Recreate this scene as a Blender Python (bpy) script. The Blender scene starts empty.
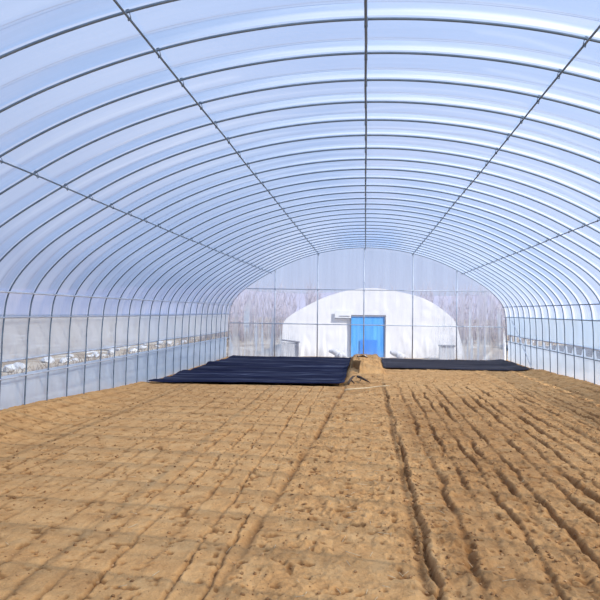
import bpy, bmesh, math, random
import numpy as np
from mathutils import Vector, Matrix

random.seed(11)
rng = np.random.default_rng(11)
C = bpy.context.scene.collection
scene = bpy.context.scene
PI = math.pi

# ------------------------------------------------------------------ layout
RIB0, STEP, LAST = 5.608, 0.7415, 27          # first hoop that crosses the ridge line in view, spacing, gable hoop
FIRST = -6
YB = RIB0 + LAST * STEP                        # 25.63 gable wall
YF = RIB0 + FIRST * STEP
RR = 0.0120                                    # pipe radius of a hoop
GZ = -0.45                                     # level of the land outside

# ------------------------------------------------------------------ helpers
def tag(o, label=None, cat=None, group=None, kind=None):
    if label: o['label'] = label
    if cat: o['category'] = cat
    if group: o['group'] = group
    if kind: o['kind'] = kind
    return o

def link(name, me, mat, parent=None, smooth=True):
    o = bpy.data.objects.new(name, me)
    C.objects.link(o)
    if mat is not None and not me.materials: me.materials.append(mat)
    if parent is not None: o.parent = parent
    if smooth and len(me.polygons):
        me.polygons.foreach_set('use_smooth', [True] * len(me.polygons))
    return o

def mesh(name, verts, faces):
    me = bpy.data.meshes.new(name)
    me.from_pydata([tuple(v) for v in verts], [], faces)
    me.update()
    return me

def grid_mesh(name, P, flip=False):
    """P: (n, m, 3) array of points -> quad mesh."""
    n, m = P.shape[:2]
    idx = np.arange(n * m).reshape(n, m)
    q = np.stack([idx[:-1, :-1], idx[1:, :-1], idx[1:, 1:], idx[:-1, 1:]], -1).reshape(-1, 4)
    if flip: q = q[:, ::-1]
    me = bpy.data.meshes.new(name)
    me.vertices.add(n * m); me.vertices.foreach_set('co', np.ascontiguousarray(P, dtype=np.float32).ravel())
    me.loops.add(q.size); me.loops.foreach_set('vertex_index', np.ascontiguousarray(q, dtype=np.int32).ravel())
    me.polygons.add(len(q))
    me.polygons.foreach_set('loop_start', np.arange(0, q.size, 4, dtype=np.int32))
    me.update(calc_edges=True); me.validate()
    return me

class MB:
    """collects boxes, tubes and blobs for ONE mesh"""
    def __init__(self): self.v, self.f = [], []
    def add(self, v, f):
        b = len(self.v); self.v += [tuple(p) for p in v]; self.f += [tuple(b + i for i in q) for q in f]
    def box(self, c, s, rz=0.0, taper=1.0):
        x, y, z = s[0] / 2, s[1] / 2, s[2] / 2
        v = []
        for dz in (-1, 1):
            t = 1.0 if dz < 0 else taper
            for dx, dy in ((-1, -1), (1, -1), (1, 1), (-1, 1)):
                px, py = dx * x * t, dy * y * t
                v.append((c[0] + px * math.cos(rz) - py * math.sin(rz), c[1] + px * math.sin(rz) + py * math.cos(rz), c[2] + dz * z))
        self.add(v, [(3, 2, 1, 0), (4, 5, 6, 7), (0, 1, 5, 4), (1, 2, 6, 5), (2, 3, 7, 6), (3, 0, 4, 7)])
    def tube(self, pts, r, n=8, up=None):
        pts = [Vector(p) for p in pts]
        rr = r if isinstance(r, (list, tuple)) else [r] * len(pts)
        v, f = [], []
        a = None
        for i, p in enumerate(pts):
            t = (pts[min(i + 1, len(pts) - 1)] - pts[max(i - 1, 0)]).normalized()
            if a is None:
                ref = Vector(up) if up else (Vector((0, 0, 1)) if abs(t.z) < .9 else Vector((0, 1, 0)))
                a = (ref - t * ref.dot(t)).normalized()
            else:
                a = (a - t * a.dot(t)).normalized()
            b = t.cross(a)
            for k in range(n):
                w = 2 * PI * k / n
                v.append(p + a * (math.cos(w) * rr[i]) + b * (math.sin(w) * rr[i]))
        for i in range(len(pts) - 1):
            for k in range(n):
                k2 = (k + 1) % n
                f.append((i * n + k, i * n + k2, (i + 1) * n + k2, (i + 1) * n + k))
        f.append(tuple(range(n))[::-1]); f.append(tuple((len(pts) - 1) * n + k for k in range(n)))
        self.add(v, f)
    def blob(self, c, s, seed_scale=.25, rot=None):
        a = random.random() * 6.28
        for_v = []
        ca, sa = math.cos(a), math.sin(a)
        for p in ICO_V:
            k = 1 + random.uniform(-seed_scale, seed_scale)
            x, y, z = p[0] * s[0] * k, p[1] * s[1] * k, p[2] * s[2] * k
            for_v.append((c[0] + x * ca - y * sa, c[1] + x * sa + y * ca, c[2] + z))
        self.add(for_v, ICO_F)
    def build(self, name, mat, parent=None, smooth=True):
        return link(name, mesh(name, self.v, self.f), mat, parent, smooth)

_g = (1 + 5 ** .5) / 2
_n = (1 + _g * _g) ** .5
ICO_V = [(a / _n, b / _n, c / _n) for a, b, c in ((-1, _g, 0), (1, _g, 0), (-1, -_g, 0), (1, -_g, 0), (0, -1, _g), (0, 1, _g), (0, -1, -_g), (0, 1, -_g), (_g, 0, -1), (_g, 0, 1), (-_g, 0, -1), (-_g, 0, 1))]
ICO_F = [(0, 11, 5), (0, 5, 1), (0, 1, 7), (0, 7, 10), (0, 10, 11), (1, 5, 9), (5, 11, 4), (11, 10, 2), (10, 7, 6), (7, 1, 8), (3, 9, 4), (3, 4, 2), (3, 2, 6), (3, 6, 8), (3, 8, 9), (4, 9, 5), (2, 4, 11), (6, 2, 10), (8, 6, 7), (9, 8, 1)]

_T = rng.random((256, 256))
def vnoise(x, y):
    x = np.asarray(x, float); y = np.asarray(y, float)
    xi, yi = np.floor(x).astype(int), np.floor(y).astype(int)
    fx, fy = x - xi, y - yi
    fx = fx * fx * fx * (fx * (fx * 6 - 15) + 10); fy = fy * fy * fy * (fy * (fy * 6 - 15) + 10)
    a, b = _T[xi % 256, yi % 256], _T[(xi + 1) % 256, yi % 256]
    c, d = _T[xi % 256, (yi + 1) % 256], _T[(xi + 1) % 256, (yi + 1) % 256]
    return (a + (b - a) * fx) * (1 - fy) + (c + (d - c) * fx) * fy
def fbm(x, y, o=4):
    s, a, t = 0, 1.0, 0
    for k in range(o):
        s = s + a * (vnoise(x * 2 ** k + 17.3 * k, y * 2 ** k + 5.1 * k) - .5); t += a; a *= .5
    return s / t * 2
def smooth(a, b, x):
    t = np.clip((np.asarray(x, float) - a) / (b - a), 0, 1); return t * t * (3 - 2 * t)

# ------------------------------------------------------------------ materials
def new_mat(name):
    m = bpy.data.materials.new(name); m.use_nodes = True
    nt = m.node_tree; nt.nodes.clear()
    out = nt.nodes.new('ShaderNodeOutputMaterial')
    return m, nt, out
def N(nt, t, **k):
    n = nt.nodes.new(t)
    for a, b in k.items():
        if a.startswith('i_'):
            key = a[2:]
            n.inputs[int(key) if key.isdigit() else key.replace('_', ' ')].default_value = b
        else: setattr(n, a, b)
    return n
def coords(nt, scale, rot=(0, 0, 0)):
    tc = N(nt, 'ShaderNodeTexCoord'); mp = N(nt, 'ShaderNodeMapping')
    mp.inputs['Scale'].default_value = scale; mp.inputs['Rotation'].default_value = rot
    nt.links.new(tc.outputs['Object'], mp.inputs['Vector'])
    return mp.outputs['Vector']
def noise(nt, vec, scale=1, detail=3, rough=.5):
    n = N(nt, 'ShaderNodeTexNoise'); n.inputs['Scale'].default_value = scale; n.inputs['Detail'].default_value = detail
    n.inputs['Roughness'].default_value = rough
    nt.links.new(vec, n.inputs['Vector']); return n.outputs['Fac']
def ramp(nt, fac, stops):
    r = N(nt, 'ShaderNodeValToRGB')
    e = r.color_ramp.elements
    e[0].position, e[0].color = stops[0][0], (*stops[0][1], 1)
    e[1].position, e[1].color = stops[-1][0], (*stops[-1][1], 1)
    for p, c in stops[1:-1]:
        x = e.new(p); x.color = (*c, 1)
    nt.links.new(fac, r.inputs['Fac']); return r.outputs['Color']
def maprange(nt, v, a, b, c, d):
    n = N(nt, 'ShaderNodeMapRange'); n.inputs[1].default_value = a; n.inputs[2].default_value = b
    n.inputs[3].default_value = c; n.inputs[4].default_value = d
    nt.links.new(v, n.inputs[0]); return n.outputs[0]
def math_(nt, op, a, b):
    n = N(nt, 'ShaderNodeMath', operation=op)
    for i, s in enumerate((a, b)):
        if isinstance(s, (int, float)): n.inputs[i].default_value = s
        else: nt.links.new(s, n.inputs[i])
    n.use_clamp = False
    return n.outputs[0]

def film(name, clear=.5, tint=(.93, .96, 1), body=(.78, .86, .97), streak=(3, 14, 3), amount=.2, gloss=.12, rough=.18, diffuse=.25, edge=.35, milk_light_attr=False, milk_opacity=.35):
    """thin plastic sheet: part clear, part milky, with haze running in streaks"""
    m, nt, out = new_mat(name)
    tr = N(nt, 'ShaderNodeBsdfTransparent'); tr.inputs[0].default_value = (*tint, 1)
    tl = N(nt, 'ShaderNodeBsdfTranslucent'); tl.inputs[0].default_value = (*body, 1)
    df = N(nt, 'ShaderNodeBsdfDiffuse'); df.inputs[0].default_value = (*body, 1)
    gl = N(nt, 'ShaderNodeBsdfGlossy'); gl.inputs[0].default_value = (.95, .97, 1, 1); gl.inputs['Roughness'].default_value = rough
    v = coords(nt, streak)
    h = noise(nt, v, 1, 3, .55)
    lw = N(nt, 'ShaderNodeLayerWeight'); lw.inputs['Blend'].default_value = .5
    a = maprange(nt, h, .3, .7, clear + amount / 2, clear - amount / 2)
    if milk_light_attr:
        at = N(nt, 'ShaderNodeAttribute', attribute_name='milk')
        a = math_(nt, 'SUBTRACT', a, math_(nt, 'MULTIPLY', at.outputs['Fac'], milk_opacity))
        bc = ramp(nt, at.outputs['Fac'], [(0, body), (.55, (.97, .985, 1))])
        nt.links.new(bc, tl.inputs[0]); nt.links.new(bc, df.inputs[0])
    e = math_(nt, 'MULTIPLY', math_(nt, 'POWER', lw.outputs['Facing'], 2.0), edge)
    fac = N(nt, 'ShaderNodeMath', operation='SUBTRACT', use_clamp=True)
    nt.links.new(a, fac.inputs[0]); nt.links.new(e, fac.inputs[1])
    milky = N(nt, 'ShaderNodeMixShader'); milky.inputs[0].default_value = diffuse
    nt.links.new(tl.outputs[0], milky.inputs[1]); nt.links.new(df.outputs[0], milky.inputs[2])
    mx = N(nt, 'ShaderNodeMixShader'); nt.links.new(fac.outputs[0], mx.inputs[0])
    nt.links.new(milky.outputs[0], mx.inputs[1]); nt.links.new(tr.outputs[0], mx.inputs[2])
    g = N(nt, 'ShaderNodeMixShader')
    nt.links.new(maprange(nt, lw.outputs['Facing'], 0, 1, gloss * .35, gloss * 2.2), g.inputs[0])
    nt.links.new(mx.outputs[0], g.inputs[1]); nt.links.new(gl.outputs[0], g.inputs[2])
    nt.links.new(g.outputs[0], out.inputs[0])
    return m

def solid(name, stops, scale=(8, 8, 8), rough=.6, metal=0.0, bump=0.0, bump_scale=None, spec=.5, detail=4):
    m, nt, out = new_mat(name)
    p = N(nt, 'ShaderNodeBsdfPrincipled')
    v = coords(nt, scale)
    n = noise(nt, v, 1, detail, .55)
    nt.links.new(ramp(nt, n, stops), p.inputs['Base Color'])
    p.inputs['Roughness'].default_value = rough; p.inputs['Metallic'].default_value = metal
    p.inputs['Specular IOR Level'].default_value = spec
    if bump:
        b = N(nt, 'ShaderNodeBump'); b.inputs['Strength'].default_value = bump; b.inputs['Distance'].default_value = .02
        nn = noise(nt, coords(nt, bump_scale or scale), 1, 5, .6)
        nt.links.new(nn, b.inputs['Height']); nt.links.new(b.outputs[0], p.inputs['Normal'])
    nt.links.new(p.outputs[0], out.inputs[0])
    return m

def white_sheet():
    m = solid('white_sheet', [(.3, (.95, .955, .97)), (.7, (.98, .98, .985))], (1.2, 1.2, .5), .5, 0, .12, (5, 5, .7), .4)
    nt = m.node_tree
    p = next(n for n in nt.nodes if n.type == 'BSDF_PRINCIPLED'); out = next(n for n in nt.nodes if n.type == 'OUTPUT_MATERIAL')
    tl = N(nt, 'ShaderNodeBsdfTranslucent'); tl.inputs[0].default_value = (.95, .96, 1, 1)
    mx = N(nt, 'ShaderNodeMixShader'); mx.inputs[0].default_value = .15
    nt.links.new(p.outputs[0], mx.inputs[1]); nt.links.new(tl.outputs[0], mx.inputs[2]); nt.links.new(mx.outputs[0], out.inputs[0])
    return m

def soil_mat():
    m, nt, out = new_mat('tilled_soil')
    p = N(nt, 'ShaderNodeBsdfPrincipled'); p.inputs['Roughness'].default_value = .95; p.inputs['Specular IOR Level'].default_value = .1
    big = noise(nt, coords(nt, (.5, .35, .5)), 1, 3)
    mid = noise(nt, coords(nt, (5, 3, 5)), 1, 5, .65)
    fine = noise(nt, coords(nt, (60, 60, 60)), 1, 4, .7)
    mix = math_(nt, 'ADD', math_(nt, 'MULTIPLY', mid, .55), math_(nt, 'ADD', math_(nt, 'MULTIPLY', big, .2), math_(nt, 'MULTIPLY', fine, .25)))
    col = ramp(nt, mix, [(.32, SOIL[0]), (.5, SOIL[1]), (.66, SOIL[2])])
    at = N(nt, 'ShaderNodeAttribute', attribute_name='damp_shade')
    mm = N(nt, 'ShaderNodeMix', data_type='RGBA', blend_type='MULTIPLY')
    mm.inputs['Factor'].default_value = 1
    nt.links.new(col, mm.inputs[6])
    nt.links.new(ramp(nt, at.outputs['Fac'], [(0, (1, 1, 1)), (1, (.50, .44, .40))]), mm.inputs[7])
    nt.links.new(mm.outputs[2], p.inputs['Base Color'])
    b = N(nt, 'ShaderNodeBump'); b.inputs['Strength'].default_value = .85; b.inputs['Distance'].default_value = .02
    nt.links.new(math_(nt, 'ADD', math_(nt, 'MULTIPLY', fine, .5), noise(nt, coords(nt, (22, 22, 22)), 1, 4, .6)), b.inputs['Height'])
    nt.links.new(b.outputs[0], p.inputs['Normal'])
    nt.links.new(p.outputs[0], out.inputs[0])
    return m

SOIL = ((.42, .208, .078), (.60, .330, .132), (.71, .430, .192))
M = {}
M['soil'] = soil_mat()
M['crumb'] = solid('damp_crumbs', [(.30, (.15, .075, .033)), (.5, (.34, .185, .08)), (.68, (.58, .34, .16))], (9, 9, 9), .95, 0, 0, None, .1)
M['steel'] = solid('galvanised_steel', [(.3, (.10, .15, .21)), (.7, (.18, .235, .30))], (6, 6, 6), .5, .25)
M['pale_steel'] = solid('pale_galvanised_steel', [(.3, (.50, .55, .63)), (.7, (.64, .69, .77))], (6, 6, 6), .45, .35)
M['rope'] = solid('grey_strap', [(.3, (.30, .34, .42)), (.7, (.40, .44, .52))], (20, 20, 20), .8)
M['roof'] = film('roof_film', .52, body=(.42, .54, .76), streak=(.35, 5.5, .35), amount=.14, edge=.12, diffuse=.10, milk_light_attr=True)
M['skirt'] = film('skirt_film', .16, body=(.76, .87, 1.0), streak=(2, 2.5, 1.2), amount=.16, edge=.1, diffuse=.5)
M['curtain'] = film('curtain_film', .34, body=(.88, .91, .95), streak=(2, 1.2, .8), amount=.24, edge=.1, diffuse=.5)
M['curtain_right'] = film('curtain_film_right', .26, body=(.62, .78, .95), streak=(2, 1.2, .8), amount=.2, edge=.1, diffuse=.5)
M['net'] = film('added_sun_net', .82, body=(.72, .74, .78), streak=(9, 9, 9), amount=.1, edge=.0, gloss=.02, diffuse=.5)
M['gable'] = film('gable_film', .86, tint=(.98, .98, 1), body=(.44, .44, .56), streak=(5, 5, .35), amount=.14, edge=.05, gloss=.06, diffuse=.6, milk_light_attr=True, milk_opacity=.62)
M['mulch_blue'] = solid('black_blue_plastic', [(.30, (.007, .008, .024)), (.55, (.013, .015, .042)), (.61, (.075, .085, .13)), (.66, (.014, .016, .042))], (.30, 2.6, 2), .7, 0, .2, (1.5, 14, 3), .04)  # narrow pale stop paints glints along the wrinkles
M['mulch_grey'] = solid('black_grey_plastic', [(.3, (.022, .018, .024)), (.56, (.036, .031, .040)), (.66, (.075, .068, .078))], (.30, 2.6, 2), .7, 0, .25, (1.5, 14, 3), .10)
M['white_film'] = white_sheet()
M['white_scrap'] = solid('white_plastic', [(.3, (.80, .82, .84)), (.7, (.92, .92, .92))], (6, 6, 6), .5)
M['door_blue'] = solid('blue_sheet', [(.3, (.05, .34, .90)), (.7, (.14, .50, .96))], (6, 6, .6), .42, 0, .3, (14, 14, .8))
M['dark_trim'] = solid('dark_trim', [(.3, (.12, .13, .16)), (.7, (.2, .21, .25))], (5, 5, 5), .7)
M['tarp_grey'] = solid('grey_tarpaulin', [(.3, (.42, .43, .46)), (.7, (.60, .61, .64))], (4, 4, 2), .7, 0, .3, (8, 8, 4))
M['tarp_dark'] = solid('dark_tarpaulin', [(.3, (.06, .065, .08)), (.7, (.13, .14, .17))], (2, 2, 2), .7, 0, .3, (4, 4, 4))
M['wood_pale'] = solid('pale_dry_wood', [(.3, (.55, .40, .22)), (.7, (.75, .60, .38))], (20, 20, 20), .8)
M['wood_dark'] = solid('dark_dry_wood', [(.3, (.05, .03, .02)), (.7, (.11, .07, .045))], (30, 30, 30), .9)
M['bark'] = solid('grey_bark', [(.3, (.44, .41, .47)), (.7, (.52, .48, .54))], (5, 5, 2), .9)
M['weed'] = solid('dry_weed', [(.3, (.13, .095, .07)), (.7, (.26, .20, .15))], (3, 3, 2), .9)
M['straw'] = solid('dry_straw', [(.3, (.50, .38, .22)), (.7, (.72, .60, .40))], (30, 30, 30), .85)
M['land'] = solid('dry_field', [(.28, (.20, .15, .11)), (.46, (.36, .29, .22)), (.58, (.46, .40, .32)), (.70, (.70, .70, .70))], (.9, .5, .9), .95, 0, .5, (4, 4, 4), .1, 7)
M['hill'] = solid('hazy_hill', [(.3, (.40, .40, .50)), (.7, (.47, .46, .56))], (.05, .05, .2), 1, 0, 0, None, .0)

# ------------------------------------------------------------------ hoop profile
CTRL = [(-5.16, -.22), (-5.15, .45), (-5.13, .95), (-5.11, 1.45), (-5.02, 1.95), (-4.58, 2.49), (-3.58, 3.15), (-2.7, 3.58), (-1.745, 3.885), (-.85, 4.045), (0, 4.095)]
CTRL = CTRL + [(-x, z) for x, z in CTRL[-2::-1]]
def spline(ctrl, per=8):
    P = np.array(ctrl, float); out = []
    d = np.concatenate([[0], np.cumsum(np.sqrt(np.linalg.norm(np.diff(P, axis=0), axis=1)))])
    for i in range(len(P) - 1):
        p0 = P[i - 1] if i > 0 else 2 * P[0] - P[1]
        p3 = P[i + 2] if i + 2 < len(P) else 2 * P[-1] - P[-2]
        t0 = d[i] - (d[i] - d[i - 1] if i > 0 else d[1] - d[0]); t1, t2 = d[i], d[i + 1]
        t3 = d[i + 2] if i + 2 < len(P) else d[-1] + d[-1] - d[-2]
        for k in range(per):
            t = t1 + (t2 - t1) * k / per
            a1 = (t1 - t) / (t1 - t0) * p0 + (t - t0) / (t1 - t0) * P[i]
            a2 = (t2 - t) / (t2 - t1) * P[i] + (t - t1) / (t2 - t1) * P[i + 1]
            a3 = (t3 - t) / (t3 - t2) * P[i + 1] + (t - t2) / (t3 - t2) * p3
            b1 = (t2 - t) / (t2 - t0) * a1 + (t - t0) / (t2 - t0) * a2
            b2 = (t3 - t) / (t3 - t1) * a2 + (t - t1) / (t3 - t1) * a3
            out.append((t2 - t) / (t2 - t1) * b1 + (t - t1) / (t2 - t1) * b2)
    out.append(P[-1])
    return np.array(out)
PROF = spline(CTRL, 8)
_tan = np.gradient(PROF, axis=0); _tan /= np.linalg.norm(_tan, axis=1)[:, None]
NORM = np.stack([-_tan[:, 1], _tan[:, 0]], 1)          # outward (up at the crown, sideways on the walls)
def prof_at(x=None, z=None, side=-1):
    """point and outward normal of the hoop line at a given x (roof) or z (wall)"""
    if x is not None:
        i = int(np.argmin(abs(PROF[:, 0] - x) + (PROF[:, 1] < 1.9) * 9))
        k = np.interp(x, PROF[i - 1:i + 2, 0], PROF[i - 1:i + 2, 1])
        return np.array([x, k]), NORM[i]
    sel = PROF[:, 0] * side > 0
    idx = np.where(sel)[0]; i = idx[int(np.argmin(abs(PROF[idx, 1] - z)))]
    o = np.argsort(PROF[idx, 1])
    return np.array([np.interp(z, PROF[idx, 1][o], PROF[idx, 0][o]), z]), NORM[i]

# ------------------------------------------------------------------ ground of tilled soil
def groove_lists():
    r, x = [], .47
    while x < 5.2:
        r.append((x, random.uniform(.030, .058) if x < 3 else random.uniform(.028, .045), random.uniform(.016, .028)))
        x += random.choice((.19, .23, .26, .30))
    l, x = [], -.92
    while x > -5.2:
        fall = max(.30, 1 - (-x - .9) / 3.2)
        l.append((x, random.uniform(.018, .030) * fall, random.uniform(.014, .022)))
        x -= random.uniform(.20, .27)
    return r, l
GR, GL = groove_lists()
def ground_base(x, y):
    z = np.zeros_like(x)
    # banks of soil pushed up along both walls
    z += .22 * smooth(-4.3, -5.15, x) * smooth(16.0, 8.6, y) + .02 * smooth(-4.8, -5.1, x)
    z += .13 * smooth(4.45, 5.1, x) * (1 - .45 * smooth(16, 20, y))
    # the trodden strip down the middle stands proud behind the beds
    z += .10 * smooth(-.55, -.30, x) * smooth(.62, .40, x) * smooth(16.2, 19, y)
    # ground under the plastic is a little lower
    z -= .05 * smooth(-.45, -.6, x) * smooth(15.6, 16.4, y)
    z -= .05 * smooth(.55, .7, x) * smooth(20.6, 21.3, y)
    return z
def ground_height(x, y, detail=True):
    z = ground_base(x, y)
    d = np.zeros_like(x)
    warp = .035 * fbm(x * .9 + 3, y * .55, 3)
    tilled = smooth(-.45, -.6, x) * smooth(16.0, 15.4, y) + smooth(.40, .46, x) * smooth(17.2, 15.0, y)
    tilled = np.clip(tilled, 0, 1)
    for gx, dep, w in GR + GL:
        band = abs(x - gx) < w * 4 + .07
        if not band.any(): continue
        xx = x[band] + warp[band] + .04 * (vnoise(y[band] * 1.7 + gx * 31, gx * 17 + y[band] * 0) - .5) + .030 * (vnoise(y[band] * 8 + gx * 7, gx * 3 + y[band] * 0) - .5) + .016 * (vnoise(y[band] * 21 + gx, x[band] * 12) - .5)
        amp = np.clip(.05 + 1.35 * vnoise(y[band] * 1.1 + gx * 53, gx * 9 + y[band] * 0), .3 if gx > 0 else .05, 1.3) * (.55 + .9 * vnoise(y[band] * 9 + gx * 5, x[band] * 9))
        ww = w * (.7 + .7 * vnoise(y[band] * 3.1 + gx * 11, gx * 5 + y[band] * 0))
        g = np.exp(-((xx - gx) / ww) ** 2) * amp
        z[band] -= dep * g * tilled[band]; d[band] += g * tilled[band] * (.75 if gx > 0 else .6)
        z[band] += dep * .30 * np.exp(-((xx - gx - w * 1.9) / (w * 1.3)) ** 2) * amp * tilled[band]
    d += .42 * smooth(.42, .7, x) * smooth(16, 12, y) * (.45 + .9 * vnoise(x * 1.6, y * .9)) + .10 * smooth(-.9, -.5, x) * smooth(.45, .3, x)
    # ragged edges of the walked strip
    for x0, x1, dep in ((-.86, -.42, .030), (.40, .44, .026)):
        gx = x0 + (x1 - x0) * np.clip((y - 4) / 11, 0, 1)
        amp = .3 + 1.2 * vnoise(y * 1.9, gx * 0 + x0 * 7)
        g = np.exp(-((x + warp - gx) / .036) ** 2) * amp * smooth(17.5, 15.5, y)
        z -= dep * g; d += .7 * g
    path = smooth(-.85, -.5, x) * smooth(.45, .30, x)
    n1 = fbm(x * 3.2, y * 3.2, 4); n2 = fbm(x * 11, y * 9, 3)
    lf = smooth(-.5, -1.3, x)
    z += (.013 - .005 * lf) * n1 * (1 - .3 * path) + (.009 - .004 * lf) * n2
    lump = np.clip(fbm(x * 7 + 40, y * 6 + 9, 3) - .18, 0, 1)
    crumb = fbm(x * 27 + 5, y * 22, 3); crumb2 = np.clip(fbm(x * 17 + 50, y * 15 + 3, 3) - .05, 0, 1)
    rough = smooth(-1.4, -.2, x) * (.35 + .9 * vnoise(x * 1.9 + 4, y * .8))
    z += rough * (.011 * crumb + .030 * crumb2) * smooth(15, 9, y)
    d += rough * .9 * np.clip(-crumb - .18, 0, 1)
    z += .045 * lump * (1 - .65 * lf)
    pit = np.clip(fbm(x * 15 + 80, y * 13 + 70, 2) - .36, 0, 1)
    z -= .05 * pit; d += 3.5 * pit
    # hoof-like dents and wheel slips over the walked strip
    z += path * .014 * np.clip(fbm(x * 2.2 + 9, y * 5 + 2, 3), -1, 1)
    # low wind-row waves on the left bed
    left = smooth(-1.0, -1.8, x) * smooth(16, 15, y)
    z += left * .006 * fbm(x * 1.3 + 7, y * 3.4, 3)
    calm = np.clip(smooth(-.35, -.5, x) * smooth(15.5, 16.0, y) + smooth(.5, .62, x) * smooth(20.6, 21.0, y), 0, 1)
    z = z * (1 - calm) + (ground_base(x, y) - .03) * calm
    return z, np.clip(d, 0, 1)
def build_ground():
    ny, nx = 1100, 900
    y0, y1 = 2.2, YB + .6
    ys = y0 * (y1 / y0) ** np.linspace(0, 1, ny)
    u = np.linspace(-1, 1, nx)
    xs = 5.5 * (.62 * u + .38 * u ** 3)
    X, Y = np.meshgrid(xs, ys)
    Z, D = ground_height(X, Y)
    P = np.stack([X, Y, Z], -1)
    # turn the rim down so the bed is a closed bank and not a floating sheet
    rim = P.copy()
    top = np.concatenate([rim[:1] * [1, 1, 0] + [0, 0, GZ - .1], P, rim[-1:] * [1, 1, 0] + [0, 0, GZ - .1]], 0)
    lft = top[:, :1] * [1, 1, 0] + [0, 0, GZ - .1]; rgt = top[:, -1:] * [1, 1, 0] + [0, 0, GZ - .1]
    P = np.concatenate([lft, top, rgt], 1)
    D = np.pad(D, 1)
    me = grid_mesh('ground', P, flip=True)
    a = me.attributes.new('damp_shade', 'FLOAT', 'POINT'); a.data.foreach_set('value', D.ravel().astype(np.float32))
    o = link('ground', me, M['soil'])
    tag(o, 'orange brown tilled soil in long furrows between the tunnel walls', 'soil', kind='structure')
build_ground()
def gz(x, y):
    return float(ground_height(np.array([float(x)]), np.array([float(y)]))[0][0])

# crumbs of earth, nobody could count them
def build_clods():
    n = 7000
    xs = np.empty(n); ys = np.empty(n)
    ys[:] = 3.4 * (20 / 3.4) ** rng.random(n)
    for i in range(n):
        r = random.random()
        if r < .48: xs[i] = random.choice(GR)[0] + random.gauss(.03, .05)
        elif r < .70: xs[i] = random.choice(GL)[0] + random.gauss(0, .045)
        elif r < .80: xs[i] = random.choice((-.6, .42, .5)) + random.gauss(0, .09)
        else: xs[i] = random.uniform(-4.7, 4.7)
    ok = ~(((xs < -.35) & (ys > 15.2)) | ((xs > .45) & (ys > 20.3)) | (ys > 17.3)) & (abs(xs) < 4.75)
    xs, ys = xs[ok], ys[ok]
    Z = ground_height(xs, ys)[0]
    global CLODS
    CLODS = np.stack([xs, ys], 1)
    b = MB()
    for x, y, z in zip(xs, ys, Z):
        s = .004 + .012 * random.random() ** 2.2
        if random.random() < .01: s *= 1.5
        b.blob((x, y, z + s * .35), (s * random.uniform(.8, 1.4), s * random.uniform(.8, 1.3), s * .8), .3)
    o = b.build('soil_crumbs', M['crumb'], smooth=False)
    tag(o, 'loose crumbs and clods of brown earth scattered over the furrows', 'soil crumbs', kind='stuff')
build_clods()
def build_straw():
    b = MB()
    for i in range(420):
        y = 3.6 * (15 / 3.6) ** random.random(); x = random.gauss(.0, .55) if random.random() < .6 else random.uniform(-4, 4)
        a = random.uniform(0, PI); L = random.uniform(.03, .11)
        if np.min(np.hypot(CLODS[:, 0] - x - L / 2 * math.cos(a), CLODS[:, 1] - y - L / 2 * math.sin(a))) < L / 2 + .035: continue
        p0 = (x, y); p1 = (x + L * math.cos(a), y + L * math.sin(a))
        b.tube([(p0[0], p0[1], gz(*p0) + .008), (p1[0], p1[1], gz(*p1) + .012)], .0018, 4)
    o = b.build('straw_bits', M['straw'])
    tag(o, 'bits of pale dry straw scattered on the soil', 'straw', kind='stuff')
build_straw()

# ------------------------------------------------------------------ land outside
def build_land():
    ys = np.concatenate([np.linspace(-30, 70, 90), np.linspace(74, 420, 30)])
    xs = np.concatenate([np.linspace(-220, -32, 20), np.linspace(-30, 30, 70), np.linspace(32, 220, 20)])
    X, Y = np.meshgrid(xs, ys)
    Z = GZ + .10 * fbm(X * .35, Y * .35, 3) * smooth(5.6, 7.5, abs(X)) * smooth(60, 30, Y)
    o = link('outside_ground', grid_mesh('outside_ground', np.stack([X, Y, Z], -1), True), M['land'])
    tag(o, 'bare dry field outside the tunnel', 'field', kind='structure')
    hx = np.linspace(-330, 330, 120); hv = np.linspace(0, 1, 8)
    Xh, V = np.meshgrid(hx, hv)
    top = 12.3 + 3.0 * fbm(Xh * .012, Xh * 0, 3) + .9 * fbm(Xh * .08 + 4, Xh * 0, 3)
    P = np.stack([Xh, 250 + V * 60 - .0004 * Xh ** 2, GZ - .5 + top * V ** .6], -1)
    o = link('hills', grid_mesh('hills', P, True), M['hill'])
    tag(o, 'low grey hazy hills behind the white greenhouse', 'hills', kind='structure')
build_land()

# bare brush beyond the gable: a haze of stems
def build_brush():
    b = MB()
    for i in range(620):
        side = random.random()
        x = random.uniform(-13, -4.4) if side < .5 else random.uniform(4.8, 13) if side < .93 else random.uniform(-4, 5)
        y = random.uniform(61, 68) if abs(x - .3) < 6 else random.uniform(46, 62)
        h = random.uniform(2.2, 3.7) * (y / 48)
        w = random.uniform(-.3, .3)
        p = [(x, y, GZ), (x + w * .3, y, GZ + h * .45), (x + w, y + .1, GZ + h)]
        b.tube(p, [.022, .017, .007], 5)
        for k in range(5):
            t = random.uniform(.35, .9); a = random.choice((-1, 1)) * random.uniform(.3, .8); L = h * random.uniform(.15, .35)
            q = (x + w * t, y, GZ + h * t)
            b.tube([q, (q[0] + a * L * .6, y + random.uniform(-.3, .3), q[2] + L)], [.010, .004], 4)
    o = b.build('bare_brush', M['bark'])
    tag(o, 'grey leafless brush and saplings blurred behind the gable film', 'brush', kind='stuff')
build_brush()
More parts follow.
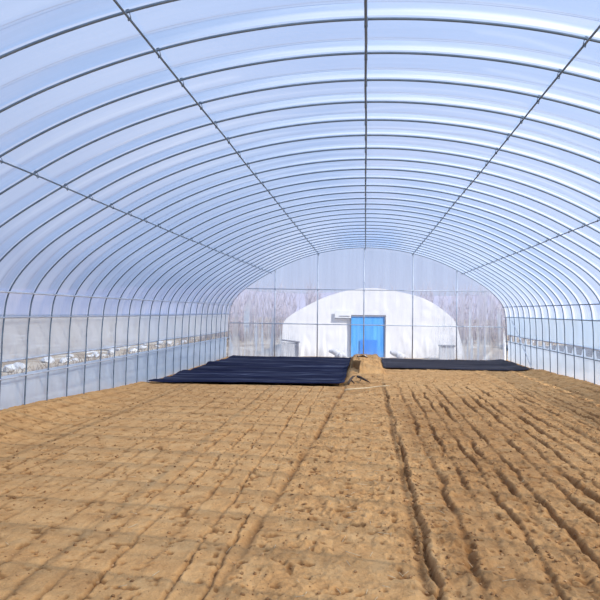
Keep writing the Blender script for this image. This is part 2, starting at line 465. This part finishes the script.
def build_side_weeds():
    b = MB()
    for i in range(900):
        x = -random.uniform(8.2, 10.6); y = random.uniform(17, 44)
        h = random.uniform(.15, .55)
        a, c = random.uniform(-.3, .3), random.uniform(-.3, .3)
        b.tube([(x, y, GZ - .05), (x + a * .5, y + c * .5, GZ + h * .6), (x + a, y + c, GZ + h)], [.012, .010, .004], 4)
    o = b.build('dry_weeds', M['bark'])
    o.data.materials[0] = M['weed']
    tag(o, 'dry brown weed stalks outside the left vent gap', 'weeds', kind='stuff')
    b = MB()
    for i in range(34):
        x = -random.uniform(11.6, 14); y = random.uniform(18, 44); s = random.uniform(.10, .36)
        b.blob((x, y, GZ + s * .25), (s, s * .7, s * .5), .35)
    o = b.build('plastic_litter', M['tarp_grey'], smooth=False)
    tag(o, 'crumpled pale plastic and grey lumps lying outside the left vent gap', 'litter', kind='stuff')
    # dark sheet on the right-hand plot
    X, Y = np.meshgrid(np.linspace(8.2, 15.5, 30), np.linspace(19, 45, 40))
    Z = GZ + .16 + .10 * fbm(X * .9, Y * .6, 4)
    o = link('field_tarpaulin', grid_mesh('field_tarpaulin', np.stack([X, Y, Z], -1), True), M['tarp_dark'])
    tag(o, 'dark grey sheet spread on the field outside the right vent gap', 'tarpaulin')
build_side_weeds()

# ------------------------------------------------------------------ steel hoops
WORDS = 'first second third fourth fifth sixth seventh eighth ninth tenth eleventh twelfth thirteenth fourteenth fifteenth sixteenth seventeenth eighteenth nineteenth twentieth'.split()
PURLINS = [(0, 'steel ridge purlin pipe running along the crown of the roof'),
           (-1.745, 'upper purlin pipe on the left slope, next to the ridge pipe'),
           (1.745, 'upper purlin pipe on the right slope, next to the ridge pipe'),
           (-3.55, 'lower purlin pipe on the left slope, above the side rails'),
           (3.55, 'lower purlin pipe on the right slope, above the side rails')]
DROP = .050
def rib_tube():
    b = MB(); b.tube([(p[0], 0, p[1]) for p in PROF], RR, 8, up=(0, 1, 0)); return b
def clip_mesh(x):
    p, n = prof_at(x=x)
    b = MB()
    a = math.atan2(n[0], n[1])
    R = Matrix.Rotation(a, 3, 'Y')
    def put(pts): return [Vector((p[0], 0, p[1])) + R @ Vector(q) for q in pts]
    for dx in (-.011, .011):                     # two cheeks and the bolt under the pipe
        b.tube(put([(dx, 0, RR + .004), (dx, 0, -DROP - .014)]), .0038, 5)
    b.tube(put([(-.013, 0, RR + .004), (.013, 0, RR + .004)]), .0038, 5)
    b.tube(put([(-.014, 0, -DROP - .016), (.014, 0, -DROP - .016)]), .0042, 5)
    return mesh('purlin_clip', b.v, b.f)
clip_meshes = [clip_mesh(x) for x, _ in PURLINS]
proto = rib_tube().build('arch_hoop', M['steel'])
for me in clip_meshes:
    link('purlin_clip', me, M['steel'], proto)
def hoop_label(i):
    k = LAST - i
    if i == LAST: return 'galvanised end hoop framing the gable film'
    if i < -1: return 'galvanised hoop nearer than the foremost hoop of the picture'
    if i == -1: return 'foremost galvanised roof hoop, seen only at the top corner, before the ridge crossings'
    if i <= 12: return f'galvanised hoop making the {WORDS[i]} ridge crossing down from the top of the picture'
    return f'galvanised hoop, {WORDS[k - 1]} in front of the gable end hoop'
kids = list(proto.children)
for i in range(FIRST, LAST + 1):
    if i == FIRST: o = proto
    else:
        o = proto.copy(); C.objects.link(o)
        for ch in kids:
            c = ch.copy(); C.objects.link(c); c.parent = o
    o.location = (0, RIB0 + i * STEP, 0)
    tag(o, hoop_label(i), 'roof hoop', 'hoops nearer than the picture' if i < -1 else 'steel hoops of the tunnel')

# straps that press the film down half-way between the hoops
zr = (PROF[:, 1] > 1.98)
SAG = .046
b = MB()
b.tube([(p[0] + n[0] * (RR + .012 - SAG + .016), 0, p[1] + n[1] * (RR + .012 - SAG + .016)) for p, n in zip(PROF[zr], NORM[zr])], .0042, 5, up=(0, 1, 0))
strap0 = b.build('press_strap', M['rope'])
for i in range(FIRST, LAST):
    o = strap0 if i == FIRST else strap0.copy()
    if i != FIRST: C.objects.link(o)
    o.location = (0, RIB0 + (i + .5) * STEP, 0)
    k = LAST - i
    if i < -1: lab = 'grey strap on the film nearer than the foremost hoop of the picture'
    elif i < 12: lab = f'thin grey strap just before the hoop of the {WORDS[i + 1]} ridge crossing from the top'
    elif i == 12: lab = 'thin grey strap just behind the hoop of the thirteenth ridge crossing from the top'
    else: lab = f'thin grey strap on the film, {WORDS[k - 1]} strap in front of the gable'
    tag(o, lab, 'strap', 'straps nearer than the picture' if i < -1 else 'press straps over the roof film')

# ------------------------------------------------------------------ purlins and side rails
for x, lab in PURLINS:
    p, n = prof_at(x=x)
    b = MB(); q = p - n * DROP
    pts = [(q[0] + random.uniform(-.006, .006) * (0 < k < 20), YF - .1 + (YB + .0 - YF) * k / 20, q[1] + random.uniform(-.008, .004) * (0 < k < 20)) for k in range(21)]
    b.tube(pts, .0095 if x else .0125, 8)
    tag(b.build('purlin', M['steel']), lab, 'purlin', 'purlins under the hoops')
for side, sn in ((-1, 'left'), (1, 'right')):
    for z, r, lab in ((1.94, .013, f'upper steel rail along the {sn} wall where the hoops bend'),
                      (1.57, .012, f'middle steel rail along the {sn} wall at the top of the side curtain'),
                      (.69, .012, f'lowest steel rail along the {sn} wall at the top of the skirt film')):
        p, n = prof_at(z=z, side=side)
        q = p - n * (RR + r + .002)
        b = MB(); b.tube([(q[0], YF - .1, q[1]), (q[0], (YF + YB) / 2, q[1] - .01), (q[0], YB, q[1])], r, 8)
        o = b.build('side_rail', M['pale_steel'] if side < 0 else M['steel'])
        tag(o, lab, 'rail', 'rails along the side walls')
b = MB()
pb, _ = prof_at(z=1.35, side=1); pa, _ = prof_at(z=.2, side=1)
b.tube([(pb[0] - .065, 24.3, 1.45), (pb[0] - .065, 23.9, 1.31), (pa[0] - .085, 21.5, .06)], .013, 8)
tag(b.build('diagonal_brace', M['pale_steel']), 'slanting steel brace on the right wall near the gable', 'brace')

# ------------------------------------------------------------------ roof film, side films, curtains
def film_sheet(name, mask, mat, sag, off, wr=.004, sub=20, y0=None, y1=None):
    P, Nn = PROF[mask], NORM[mask]
    i0, i1 = FIRST, LAST
    ts = np.arange(i0 * sub, i1 * sub + 1) / sub
    fr = ts - np.floor(ts)
    tri = 1 - abs(2 * fr - 1)                       # 0 on a hoop, 1 under a strap
    dep = -(sag * tri ** .85)
    Y = RIB0 + ts * STEP
    s = np.concatenate([[0], np.cumsum(np.linalg.norm(np.diff(P, axis=0), axis=1))])
    S, YY = np.meshgrid(s, Y, indexing='ij')
    fade = np.minimum(1, np.minimum(S, s[-1] - S) / .5) if sag > .02 else 1
    w = wr * fbm(S * 1.4, YY * 5 + 3, 3) * tri[None, :]
    H = off + dep[None, :] * fade + w * 1.6 * fade
    X = P[:, 0][:, None] + Nn[:, 0][:, None] * H
    Z = P[:, 1][:, None] + Nn[:, 1][:, None] * H
    me = grid_mesh(name, np.stack([X, YY, Z], -1))
    # sunlit bands beside each hoop, painted into the film's whiteness and opacity
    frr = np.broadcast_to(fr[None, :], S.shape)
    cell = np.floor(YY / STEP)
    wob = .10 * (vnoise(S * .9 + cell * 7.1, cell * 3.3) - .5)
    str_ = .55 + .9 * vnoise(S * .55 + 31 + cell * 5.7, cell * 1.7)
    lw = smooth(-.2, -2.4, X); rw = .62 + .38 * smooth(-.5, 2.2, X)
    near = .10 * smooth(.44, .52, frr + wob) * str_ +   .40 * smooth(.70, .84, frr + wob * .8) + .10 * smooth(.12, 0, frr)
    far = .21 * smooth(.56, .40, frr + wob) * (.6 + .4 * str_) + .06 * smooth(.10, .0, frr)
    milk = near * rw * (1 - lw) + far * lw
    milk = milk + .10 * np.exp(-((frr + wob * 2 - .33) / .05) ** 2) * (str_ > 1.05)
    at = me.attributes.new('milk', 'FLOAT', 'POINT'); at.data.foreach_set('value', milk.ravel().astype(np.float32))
    return link(name, me, mat)
OFF = RR + .012
zs = PROF[:, 1]
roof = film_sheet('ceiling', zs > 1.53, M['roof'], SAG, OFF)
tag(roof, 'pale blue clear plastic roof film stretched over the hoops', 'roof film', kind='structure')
for side, sn in ((-1, 'left'), (1, 'right')):
    # skirt below the vent gap
    zz = np.linspace(-.12, .71, 14)
    ny = int((YB - YF) / .04)
    Yv = np.linspace(YF, YB, ny)
    xs = np.array([prof_at(z=z, side=side)[0][0] for z in zz])
    ZZ, YY = np.meshgrid(zz, Yv, indexing='ij')
    W = .018 * fbm(YY * 1.6 + side * 9, ZZ * 2.2, 3) + .010 * fbm(YY * 5, ZZ * 1.2 + 4, 2)
    X = xs[:, None] + side * (RR + .035 + abs(W))
    fy = (YY - RIB0) / STEP; cell = np.floor(fy); fy = fy - cell
    if side > 0:                                      # tied up at each hoop, so the gap opens in separate dark slots
        up_ = .20 * smooth(.42 + .1 * vnoise(cell * 3.7, cell * 0), .30, fy) * smooth(-.02, .06, fy) * (.75 + .3 * vnoise(cell * 7.7, cell * 0 + 3))
        ZZ = ZZ + up_ * smooth(.45, .71, ZZ)
    o = link(f'wall_{sn}', grid_mesh(f'wall_{sn}', np.stack([X, YY, ZZ], -1)), M['skirt'])
    tag(o, f'bluish white skirt film along the foot of the {sn} wall', 'wall film', kind='structure')
    # curtain that rolls down over the vent
    root = bpy.data.objects.new('side_curtain', None); C.objects.link(root)
    root.location = (side * 5.12, YB, .91)
    tag(root, f'milky roll-up vent curtain hanging on the {sn} wall above the open gap', 'curtain', 'roll-up side curtains')
    zz = np.linspace(.93, 1.60, 10)
    xs = np.array([prof_at(z=z, side=side)[0][0] for z in zz])
    ZZ, YY = np.meshgrid(zz, Yv, indexing='ij')
    W = .014 * fbm(YY * 2.2 + side * 3, ZZ * 1.2, 3) + .006 * fbm(YY * 8, ZZ, 2)
    X = xs[:, None] + side * (RR + .030 + abs(W) * (1.65 - ZZ) * 1.5)
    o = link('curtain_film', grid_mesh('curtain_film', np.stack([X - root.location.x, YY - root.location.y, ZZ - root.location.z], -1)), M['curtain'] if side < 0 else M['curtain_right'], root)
    xb = prof_at(z=.915, side=side)[0][0] + side * (RR + .034)
    b = MB()
    b.tube([(xb - root.location.x, (YF + (YB - YF) * k / 12) - root.location.y, .915 + .012 * math.sin(k * 1.7) - root.location.z) for k in range(13)], .016, 8)
    o = b.build('roll_tube', M['pale_steel'], root); o['label'] = 'pale roll-up tube along the bottom hem'
    zz = np.linspace(.66, .95, 4)
    xs = np.array([prof_at(z=z, side=side)[0][0] for z in zz])
    ZZ, YY = np.meshgrid(zz, Yv, indexing='ij')
    X = xs[:, None] + side * (RR + .095) + 0 * YY
    o = link('added_sun_net', grid_mesh('added_sun_net', np.stack([X, YY, ZZ], -1)), M['net'])  # net added to weaken the strip of sun through the gap
    tag(o, f'added net dimming the sun through the open gap in the {sn} wall', 'net', 'added nets dimming the vent gaps')

# ------------------------------------------------------------------ gable end
def build_gable():
    xs = np.linspace(-1, 1, 420); vs = np.linspace(0, 1, 90)
    U, V = np.meshgrid(xs, vs)
    half = PROF[:len(PROF) // 2 + 1]
    zz = -.15 + (4.095 + .15) * V
    hw = -np.interp(zz, half[:, 1], half[:, 0])
    X = U * hw
    low = smooth(2.1, .3, zz)
    sides = .25 + .75 * smooth(1.5, 3.2, abs(X))
    fold = fbm(X * 4.2 + 5, zz * .35, 3) * .075 * low * sides + fbm(X * 1.4, zz * .9, 3) * .03
    Y = YB + .068 + abs(fold)
    me = grid_mesh('wall_back', np.stack([X, Y, zz], -1), True)
    st = np.clip(.5 + 1.5 * fbm(X * 7.5 + 2, zz * .30, 3), 0, 1); st2 = np.clip(fbm(X * 13, zz * .5 + 8, 2) * 2.4 - .3, 0, 1)
    wide = smooth(2.2, 4.2, abs(X + .1))
    milk = wide * (.10 + .30 * st) * smooth(2.85, 2.3, zz) + 2.2 * wide * st2 * smooth(2.2, .9, zz) + wide * .35 * smooth(1.1, .1, zz) + .03 * smooth(2.3, 2.9, zz) + .25 * smooth(.4, 0, zz)  # side haze, plus light caught on the folds painted as white streaks
    at = me.attributes.new('milk', 'FLOAT', 'POINT'); at.data.foreach_set('value', milk.ravel().astype(np.float32))
    o = link('wall_back', me, M['gable'])
    tag(o, 'clear gable film hanging in folds at the far end of the tunnel', 'end wall film', kind='structure')
build_gable()
for x, lab in ((-3.38, 'leftmost steel post of the gable frame'), (-1.77, 'gable post between the leftmost and the middle post'),
               (-.04, 'middle gable post, standing in front of the blue door'), (1.76, 'gable post just right of the blue door'),
               (3.36, 'rightmost steel post of the gable frame')):
    p, n = prof_at(x=x)
    b = MB(); b.tube([(x, YB + .034, -.15), (x, YB + .034, p[1] - .02)], .022, 8)
    b.box((x, YB + .034, p[1] - .045), (.06, .034, .03))
    tag(b.build('gable_post', M['pale_steel']), lab, 'post', 'posts of the gable frame')
for z, hx, lab in ((2.52, 4.46, 'upper crossbar of the gable frame, level with the dome top'), (1.22, 5.07, 'lower crossbar of the gable frame, passing before the blue door')):
    b = MB(); b.tube([(-hx, YB - .003, z + .02), (0, YB - .003, z), (hx, YB - .003, z - .02)], .016, 8)
    tag(b.build('gable_frame_bar', M['pale_steel']), lab, 'crossbar', 'crossbars of the gable frame')

# ------------------------------------------------------------------ plastic sheets on the beds
def sheet(name, x0, x1, yf0, yf1, y1, mat, lab, amp, cat='plastic sheet'):
    nx, ny = 120, 170
    U, V = np.meshgrid(np.linspace(0, 1, nx), np.linspace(0, 1, ny))
    front = yf0 + (yf1 - yf0) * U
    X = x0 + (x1 - x0) * U + .04 * fbm(V * 9, U * 0, 3) * (1 - 2 * U)
    Y = front + (y1 - front) * V + .05 * fbm(U * 7 + 3, V * 0, 3) * (1 - V)
    ridge = np.clip(fbm(X * .22 + 2, Y * 1.15, 3), -.6, 1)
    Z = ground_base(X, Y) + .035 + amp * (.55 + ridge) + amp * .35 * fbm(X * 1.2, Y * 3.4, 3)
    edge = np.minimum(np.minimum(U, 1 - U) * (x1 - x0), V * (y1 - front))
    Z = np.where(edge < .05, Z - (.05 - edge) * .5, Z)
    Z = np.maximum(Z, ground_base(X, Y) + .012)
    tag(link(name, grid_mesh(name, np.stack([X, Y, Z], -1), True), mat), lab, cat, 'plastic sheets over the far beds')
sheet('mulch_sheet', -4.96, -.48, 15.35, 15.98, 25.45, M['mulch_blue'], 'dark navy plastic sheet laid over the far left bed', .055)
sheet('mulch_sheet',   .60, 4.98, 20.75, 20.75, 25.45, M['mulch_grey'], 'dark grey plastic sheet laid over the far right bed', .045)

# ------------------------------------------------------------------ heap, sticks, scrap on the middle strip
def build_heap():
    U, V = np.meshgrid(np.linspace(0, 1, 110), np.linspace(0, 1, 240))
    X = -.425 + 1.00 * U; Y = 17.6 + 6.6 * V
    left = -.36 + .20 * smooth(19.75, 18.95, Y) + .05 * fbm(Y * 1.3, Y * 0, 3) * (Y < 20)
    prof = smooth(left - .035, left + .02, X) * (1 - .55 * smooth(left + .15, .60, X)) * smooth(.60, .46, X)
    along = smooth(17.9, 19.0, Y) * (.35 + .65 * smooth(22.5, 19.8, Y)) * smooth(24.1, 23, Y)
    H = .25 * prof * along * (1 + .35 * fbm(X * 3, Y * 1.6, 4))
    rough = (.07 * np.clip(fbm(X * 9, Y * 5, 3), 0, 1) + .02 * fbm(X * 20, Y * 14, 2)) * along
    Z = ground_base(X, Y) - .10 * (1 - np.clip(H / .08, 0, 1)) + H + rough
    global HEAP
    HEAP = (X[0], Y[:, 0], Z)
    me = grid_mesh('soil_heap', np.stack([X, Y, Z], -1), True)
    face_shade = smooth(left + .06, left - .02, X) * along  # shade of the steep left face, painted into the soil colour
    a = me.attributes.new('damp_shade', 'FLOAT', 'POINT'); a.data.foreach_set('value', face_shade.ravel().astype(np.float32))
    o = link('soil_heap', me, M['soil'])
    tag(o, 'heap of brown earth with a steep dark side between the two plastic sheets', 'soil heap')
build_heap()
def ground_pts(pts, lift): return [(x, y, gz(x, y) + l) for (x, y), l in zip(pts, lift)]
b = MB()
p0, p1 = Vector((-.40, 14.40)), Vector((.53, 15.12))
b.tube([(*(p0.lerp(p1, t) + Vector((.03 * math.sin(t * 7), 0))), .062 + .03 * t + .006 * math.sin(t * 9)) for t in [k / 9 for k in range(10)]], [.020 - .0011 * k for k in range(10)], 7)
tag(b.build('wooden_stick', M['wood_pale']), 'long pale stick lying across the walked strip of soil', 'stick')
b = MB()
b.tube([(-.36, 15.9, .04), (-.33, 16.3, .08), (-.27, 16.7, .13), (-.22, 16.95, .12)], [.028, .030, .022, .012], 6)
b.tube([(-.32, 16.4, .09), (-.26, 16.2, .05), (-.22, 16.1, .03)], [.020, .016, .010], 6)
tag(b.build('dead_branch', M['wood_dark']), 'short forked dark branch at the corner of the navy plastic sheet', 'branch')
b = MB()
b.tube([(-.16, 16.75, .13), (-.08, 16.6, .12), (.03, 16.35, .09), (.13, 16.1, .06)], [.030, .034, .026, .012], 6)
b.tube([(-.06, 16.55, .11), (-.10, 16.3, .06)], [.018, .009], 6)
tag(b.build('dead_branch', M['wood_dark']), 'dark branch pointing right, lying on soil before the heap', 'branch')
def build_scrap():
    U, V = np.meshgrid(np.linspace(0, 1, 22), np.linspace(0, 1, 16))
    X = -.36 + .42 * U; Y = 21.3 + .9 * V
    X = -.24 + .34 * U; Y = 20.6 + .8 * V
    ix = np.clip(np.searchsorted(HEAP[0], X), 2, len(HEAP[0]) - 3); iy = np.clip(np.searchsorted(HEAP[1], Y), 2, len(HEAP[1]) - 3)
    Zt = np.max([HEAP[2][iy + a, ix + c] for a in (-2, 0, 2) for c in (-2, 0, 2)], axis=0)
    Z = Zt + .015 + .05 * abs(fbm(U * 4, V * 4, 3)) + .03 * np.sin(U * 3)
    tag(link('plastic_scrap', grid_mesh('plastic_scrap', np.stack([X, Y, Z], -1), True), M['white_scrap']), 'crumpled white plastic scrap on top of the earth heap', 'plastic scrap')
build_scrap()

# ------------------------------------------------------------------ the white greenhouse behind the gable
def build_far_house():
    y0 = 33.0
    root = bpy.data.objects.new('greenhouse', None); C.objects.link(root); root.location = (.32, y0, GZ)
    tag(root, 'white domed greenhouse with a blue door beyond the gable film', 'greenhouse')
    out = [(-4.40, 0), (-4.30, .8), (-4.24, 1.62), (-3.93, 1.94), (-3.3, 2.32), (-2.49, 2.75), (-1.29, 3.15), (0, 3.31), (1.33, 3.13), (2.52, 2.80), (3.45, 2.22), (3.93, 1.74), (4.14, 1.12), (4.40, 0)]
    pr = spline(out, 5)
    half = len(pr)
    # end sheet, with vertical folds gathered at the foot, and a doorway left open
    nv = 26; rows = []
    dx0, dx1, dz = -1.0, .64, 1.98
    for k in range(nv + 1):
        rows.append(np.stack([pr[:, 0], np.zeros(half), pr[:, 1] * k / nv], 1))
    # fan from the ground line up: columns follow x, rows follow height
    nx = 150
    xs = np.unique(np.concatenate([np.linspace(-4.40, 4.40, nx), [dx0, dx1]]))
    order = np.argsort(pr[:, 0]); topz = np.interp(xs, pr[order, 0], pr[order, 1])
    verts, faces = [], []
    vv = np.linspace(0, 1, 34)
    P = np.zeros((len(xs), len(vv), 3))
    for i, x in enumerate(xs):
        inside = dx0 - 1e-6 <= x <= dx1 + 1e-6
        z0 = 0.0
        z = z0 + (topz[i] - z0) * vv
        P[i, :, 0] = x; P[i, :, 2] = z
    F = fbm(P[..., 0] * 3.0, P[..., 2] * .5, 3) * .10 * smooth(1.6, 0, P[..., 2]) + .02 * fbm(P[..., 0] * 2, P[..., 2] * 2, 3)
    P[..., 1] = -abs(F)
    n, m = P.shape[:2]
    V = P.reshape(-1, 3)
    for i in range(n - 1):
        cx = (xs[i] + xs[i + 1]) / 2
        for j in range(m - 1):
            cz = (P[i, j, 2] + P[i, j + 1, 2]) / 2
            if dx0 < cx < dx1 and cz < dz: continue
            faces.append((i * m + j, (i + 1) * m + j, (i + 1) * m + j + 1, i * m + j + 1))
    link('end_sheet', mesh('end_sheet', V, faces), M['white_film'], root)
    # vault running back
    ys = np.linspace(0, 26, 27)
    Pv = np.zeros((half, len(ys), 3)); Pv[..., 0] = pr[:, 0][:, None]; Pv[..., 2] = pr[:, 1][:, None]; Pv[..., 1] = ys[None, :]
    Pv[..., 2] += (.03 * (np.arange(len(ys)) % 2))[None, :] * (pr[:, 1] > 1.7)[:, None]
    link('roof_sheet', grid_mesh('roof_sheet', Pv), M['white_film'], root)
    # door
    door = bpy.data.objects.new('door', None); C.objects.link(door); door.parent = root; door.location = ((dx0 + dx1) / 2, -.06, 0)
    door['label'] = 'bright blue door with a dark frame'
    w = dx1 - dx0
    b = MB()
    for sx in (-1, 1): b.box((sx * (w / 2 + .0), 0, dz / 2), (.055, .07, dz))
    b.box((0, 0, dz), (w + .07, .07, .06))
    b.build('door_frame', M['dark_trim'], door, smooth=False)
    U, Vv = np.meshgrid(np.linspace(-.5, .5, 70), np.linspace(0, 1, 24))
    Pd = np.stack([U * (w - .05), .02 + .020 * fbm(U * 11, Vv * .5, 2) * (1.2 - Vv), .02 + Vv * (dz - .06)], -1)
    link('door_sheet', grid_mesh('door_sheet', Pd, True), M['door_blue'], door)
    b = MB(); b.box((.05, -.025, .42), (w * .50, .02, .80))
    o = b.build('lower_panel', solid('deep_blue_sheet', [(.3, (.025, .22, .78)), (.7, (.06, .33, .90))], (7, 7, 1), .6), door, smooth=False); o['label'] = 'deeper blue lower panel'
    # vent flap beside the door head, white with a dark lower edge
    b = MB(); b.box((-1.37, -.105, 2.02), (.78, .03, .34))
    fl = b.build('vent_flap', M['white_scrap'], root, smooth=False); fl['label'] = 'small white vent flap left of the door head'
    b = MB(); b.box((-1.37, -.125, 1.845), (.80, .02, .035)); b.box((-1.30, -.125, 1.95), (.50, .02, .03))
    b.build('flap_edge', M['dark_trim'], fl, smooth=False)
build_far_house()
def covered_box(loc, s, lab, lean):
    root = bpy.data.objects.new('covered_crate', None); C.objects.link(root); root.location = loc
    tag(root, lab, 'crate', 'covered crates before the white greenhouse')
    w, d, h = s
    b = MB(); b.box((0, 0, h / 2), (w, d, h), 0, .96); b.build('crate_body', M['tarp_grey'], root, smooth=False)
    v = []
    for sx in (-1, 1):
        for sy in (-1, 1):
            for t in (0, .05): v.append((sx * (w / 2 + .03), sy * (d / 2 + .03), h + .01 + lean * sx + t + abs(lean)))
    b = MB(); b.add(v, [(0, 4, 6, 2), (1, 3, 7, 5), (0, 1, 5, 4), (2, 6, 7, 3), (0, 2, 3, 1), (4, 5, 7, 6)])
    o = b.build('crate_lid', M['dark_trim'], root, smooth=False); o['label'] = 'dark sloping lid'
    if lean: 
        b = MB(); b.box((w / 2 - .05, -d / 2 - .012, h / 2), (.14, .02, h * .95)); b.build('crate_strap', M['dark_trim'], root, smooth=False)
covered_box((-3.52, 32.3, GZ), (.84, .5, .66), 'grey sheeted crate with sloping dark lid at the left foot of the white greenhouse', -.05)
covered_box((3.78, 32.3, GZ), (.66, .5, .60), 'pale grey crate with a flat dark lid at the right foot of the white greenhouse', 0)
def bundle(x, y, w, lab):
    b = MB(); random.seed(int(x * 100) + 5)
    pts = [(x - w / 2 + w * k / 8, y + random.uniform(-.05, .05), GZ + .30 - .030 * k + random.uniform(-.03, .03)) for k in range(9)]
    b.tube(pts, [.05, .10, .13, .15, .15, .13, .12, .10, .05], 9)
    for k in range(3): b.blob((x + random.uniform(-w / 3, w / 3), y - .12, GZ + .08), (.16, .12, .16), .3)
    tag(b.build('plastic_bundle', M['tarp_grey']), lab, 'plastic bundle', 'plastic bundles beside the blue door')
bundle(-1.25, 32.4, .85, 'rumpled grey plastic roll on the ground left of the blue door')
bundle(1.55, 32.4, .75, 'rumpled grey plastic roll on the ground right of the blue door')

# ------------------------------------------------------------------ light, sky, camera
w = bpy.data.worlds.new('sky'); scene.world = w; w.use_nodes = True
nt = w.node_tree; nt.nodes.clear()
out = N(nt, 'ShaderNodeOutputWorld'); bg = N(nt, 'ShaderNodeBackground')
tc = N(nt, 'ShaderNodeTexCoord'); sp = N(nt, 'ShaderNodeSeparateXYZ')
nt.links.new(tc.outputs['Generated'], sp.inputs[0])
col = ramp(nt, sp.outputs['Z'], [(0, (.64, .71, .92)), (.10, (.55, .67, .93)), (.40, (.445, .61, .92)), (1, (.34, .52, .90))])
nt.links.new(col, bg.inputs['Color']); bg.inputs['Strength'].default_value = 1.0
nt.links.new(bg.outputs[0], out.inputs[0])

sun = bpy.data.lights.new('sun', 'SUN'); sun.energy = 5.7; sun.angle = math.radians(.53); sun.color = (1, .95, .86)
so = bpy.data.objects.new('sun', sun); C.objects.link(so)
to_sun = Vector((1.0, -.64, 1.013)).normalized()
so.rotation_euler = to_sun.to_track_quat('Z', 'Y').to_euler()
so.location = to_sun * 60

cam = bpy.data.cameras.new('camera'); co = bpy.data.objects.new('camera', cam); C.objects.link(co)
f, yaw, pit, roll = 685.66, .0952, .017, .0106
cam.sensor_fit = 'HORIZONTAL'; cam.sensor_width = 36; cam.lens = f / 600 * 36
cam.clip_start = .05; cam.clip_end = 1000
fw = Vector((-math.sin(yaw) * math.cos(pit), math.cos(yaw) * math.cos(pit), math.sin(pit)))
rt = Vector((math.cos(yaw), math.sin(yaw), 0)); up = rt.cross(fw)
r2 = rt * math.cos(roll) + up * math.sin(roll); u2 = up * math.cos(roll) - rt * math.sin(roll)
co.matrix_world = Matrix(((r2.x, u2.x, -fw.x, .016), (r2.y, u2.y, -fw.y, 0), (r2.z, u2.z, -fw.z, 1.69), (0, 0, 0, 1)))
scene.camera = co
scene.view_settings.view_transform = 'Standard'
scene.view_settings.look = 'None'
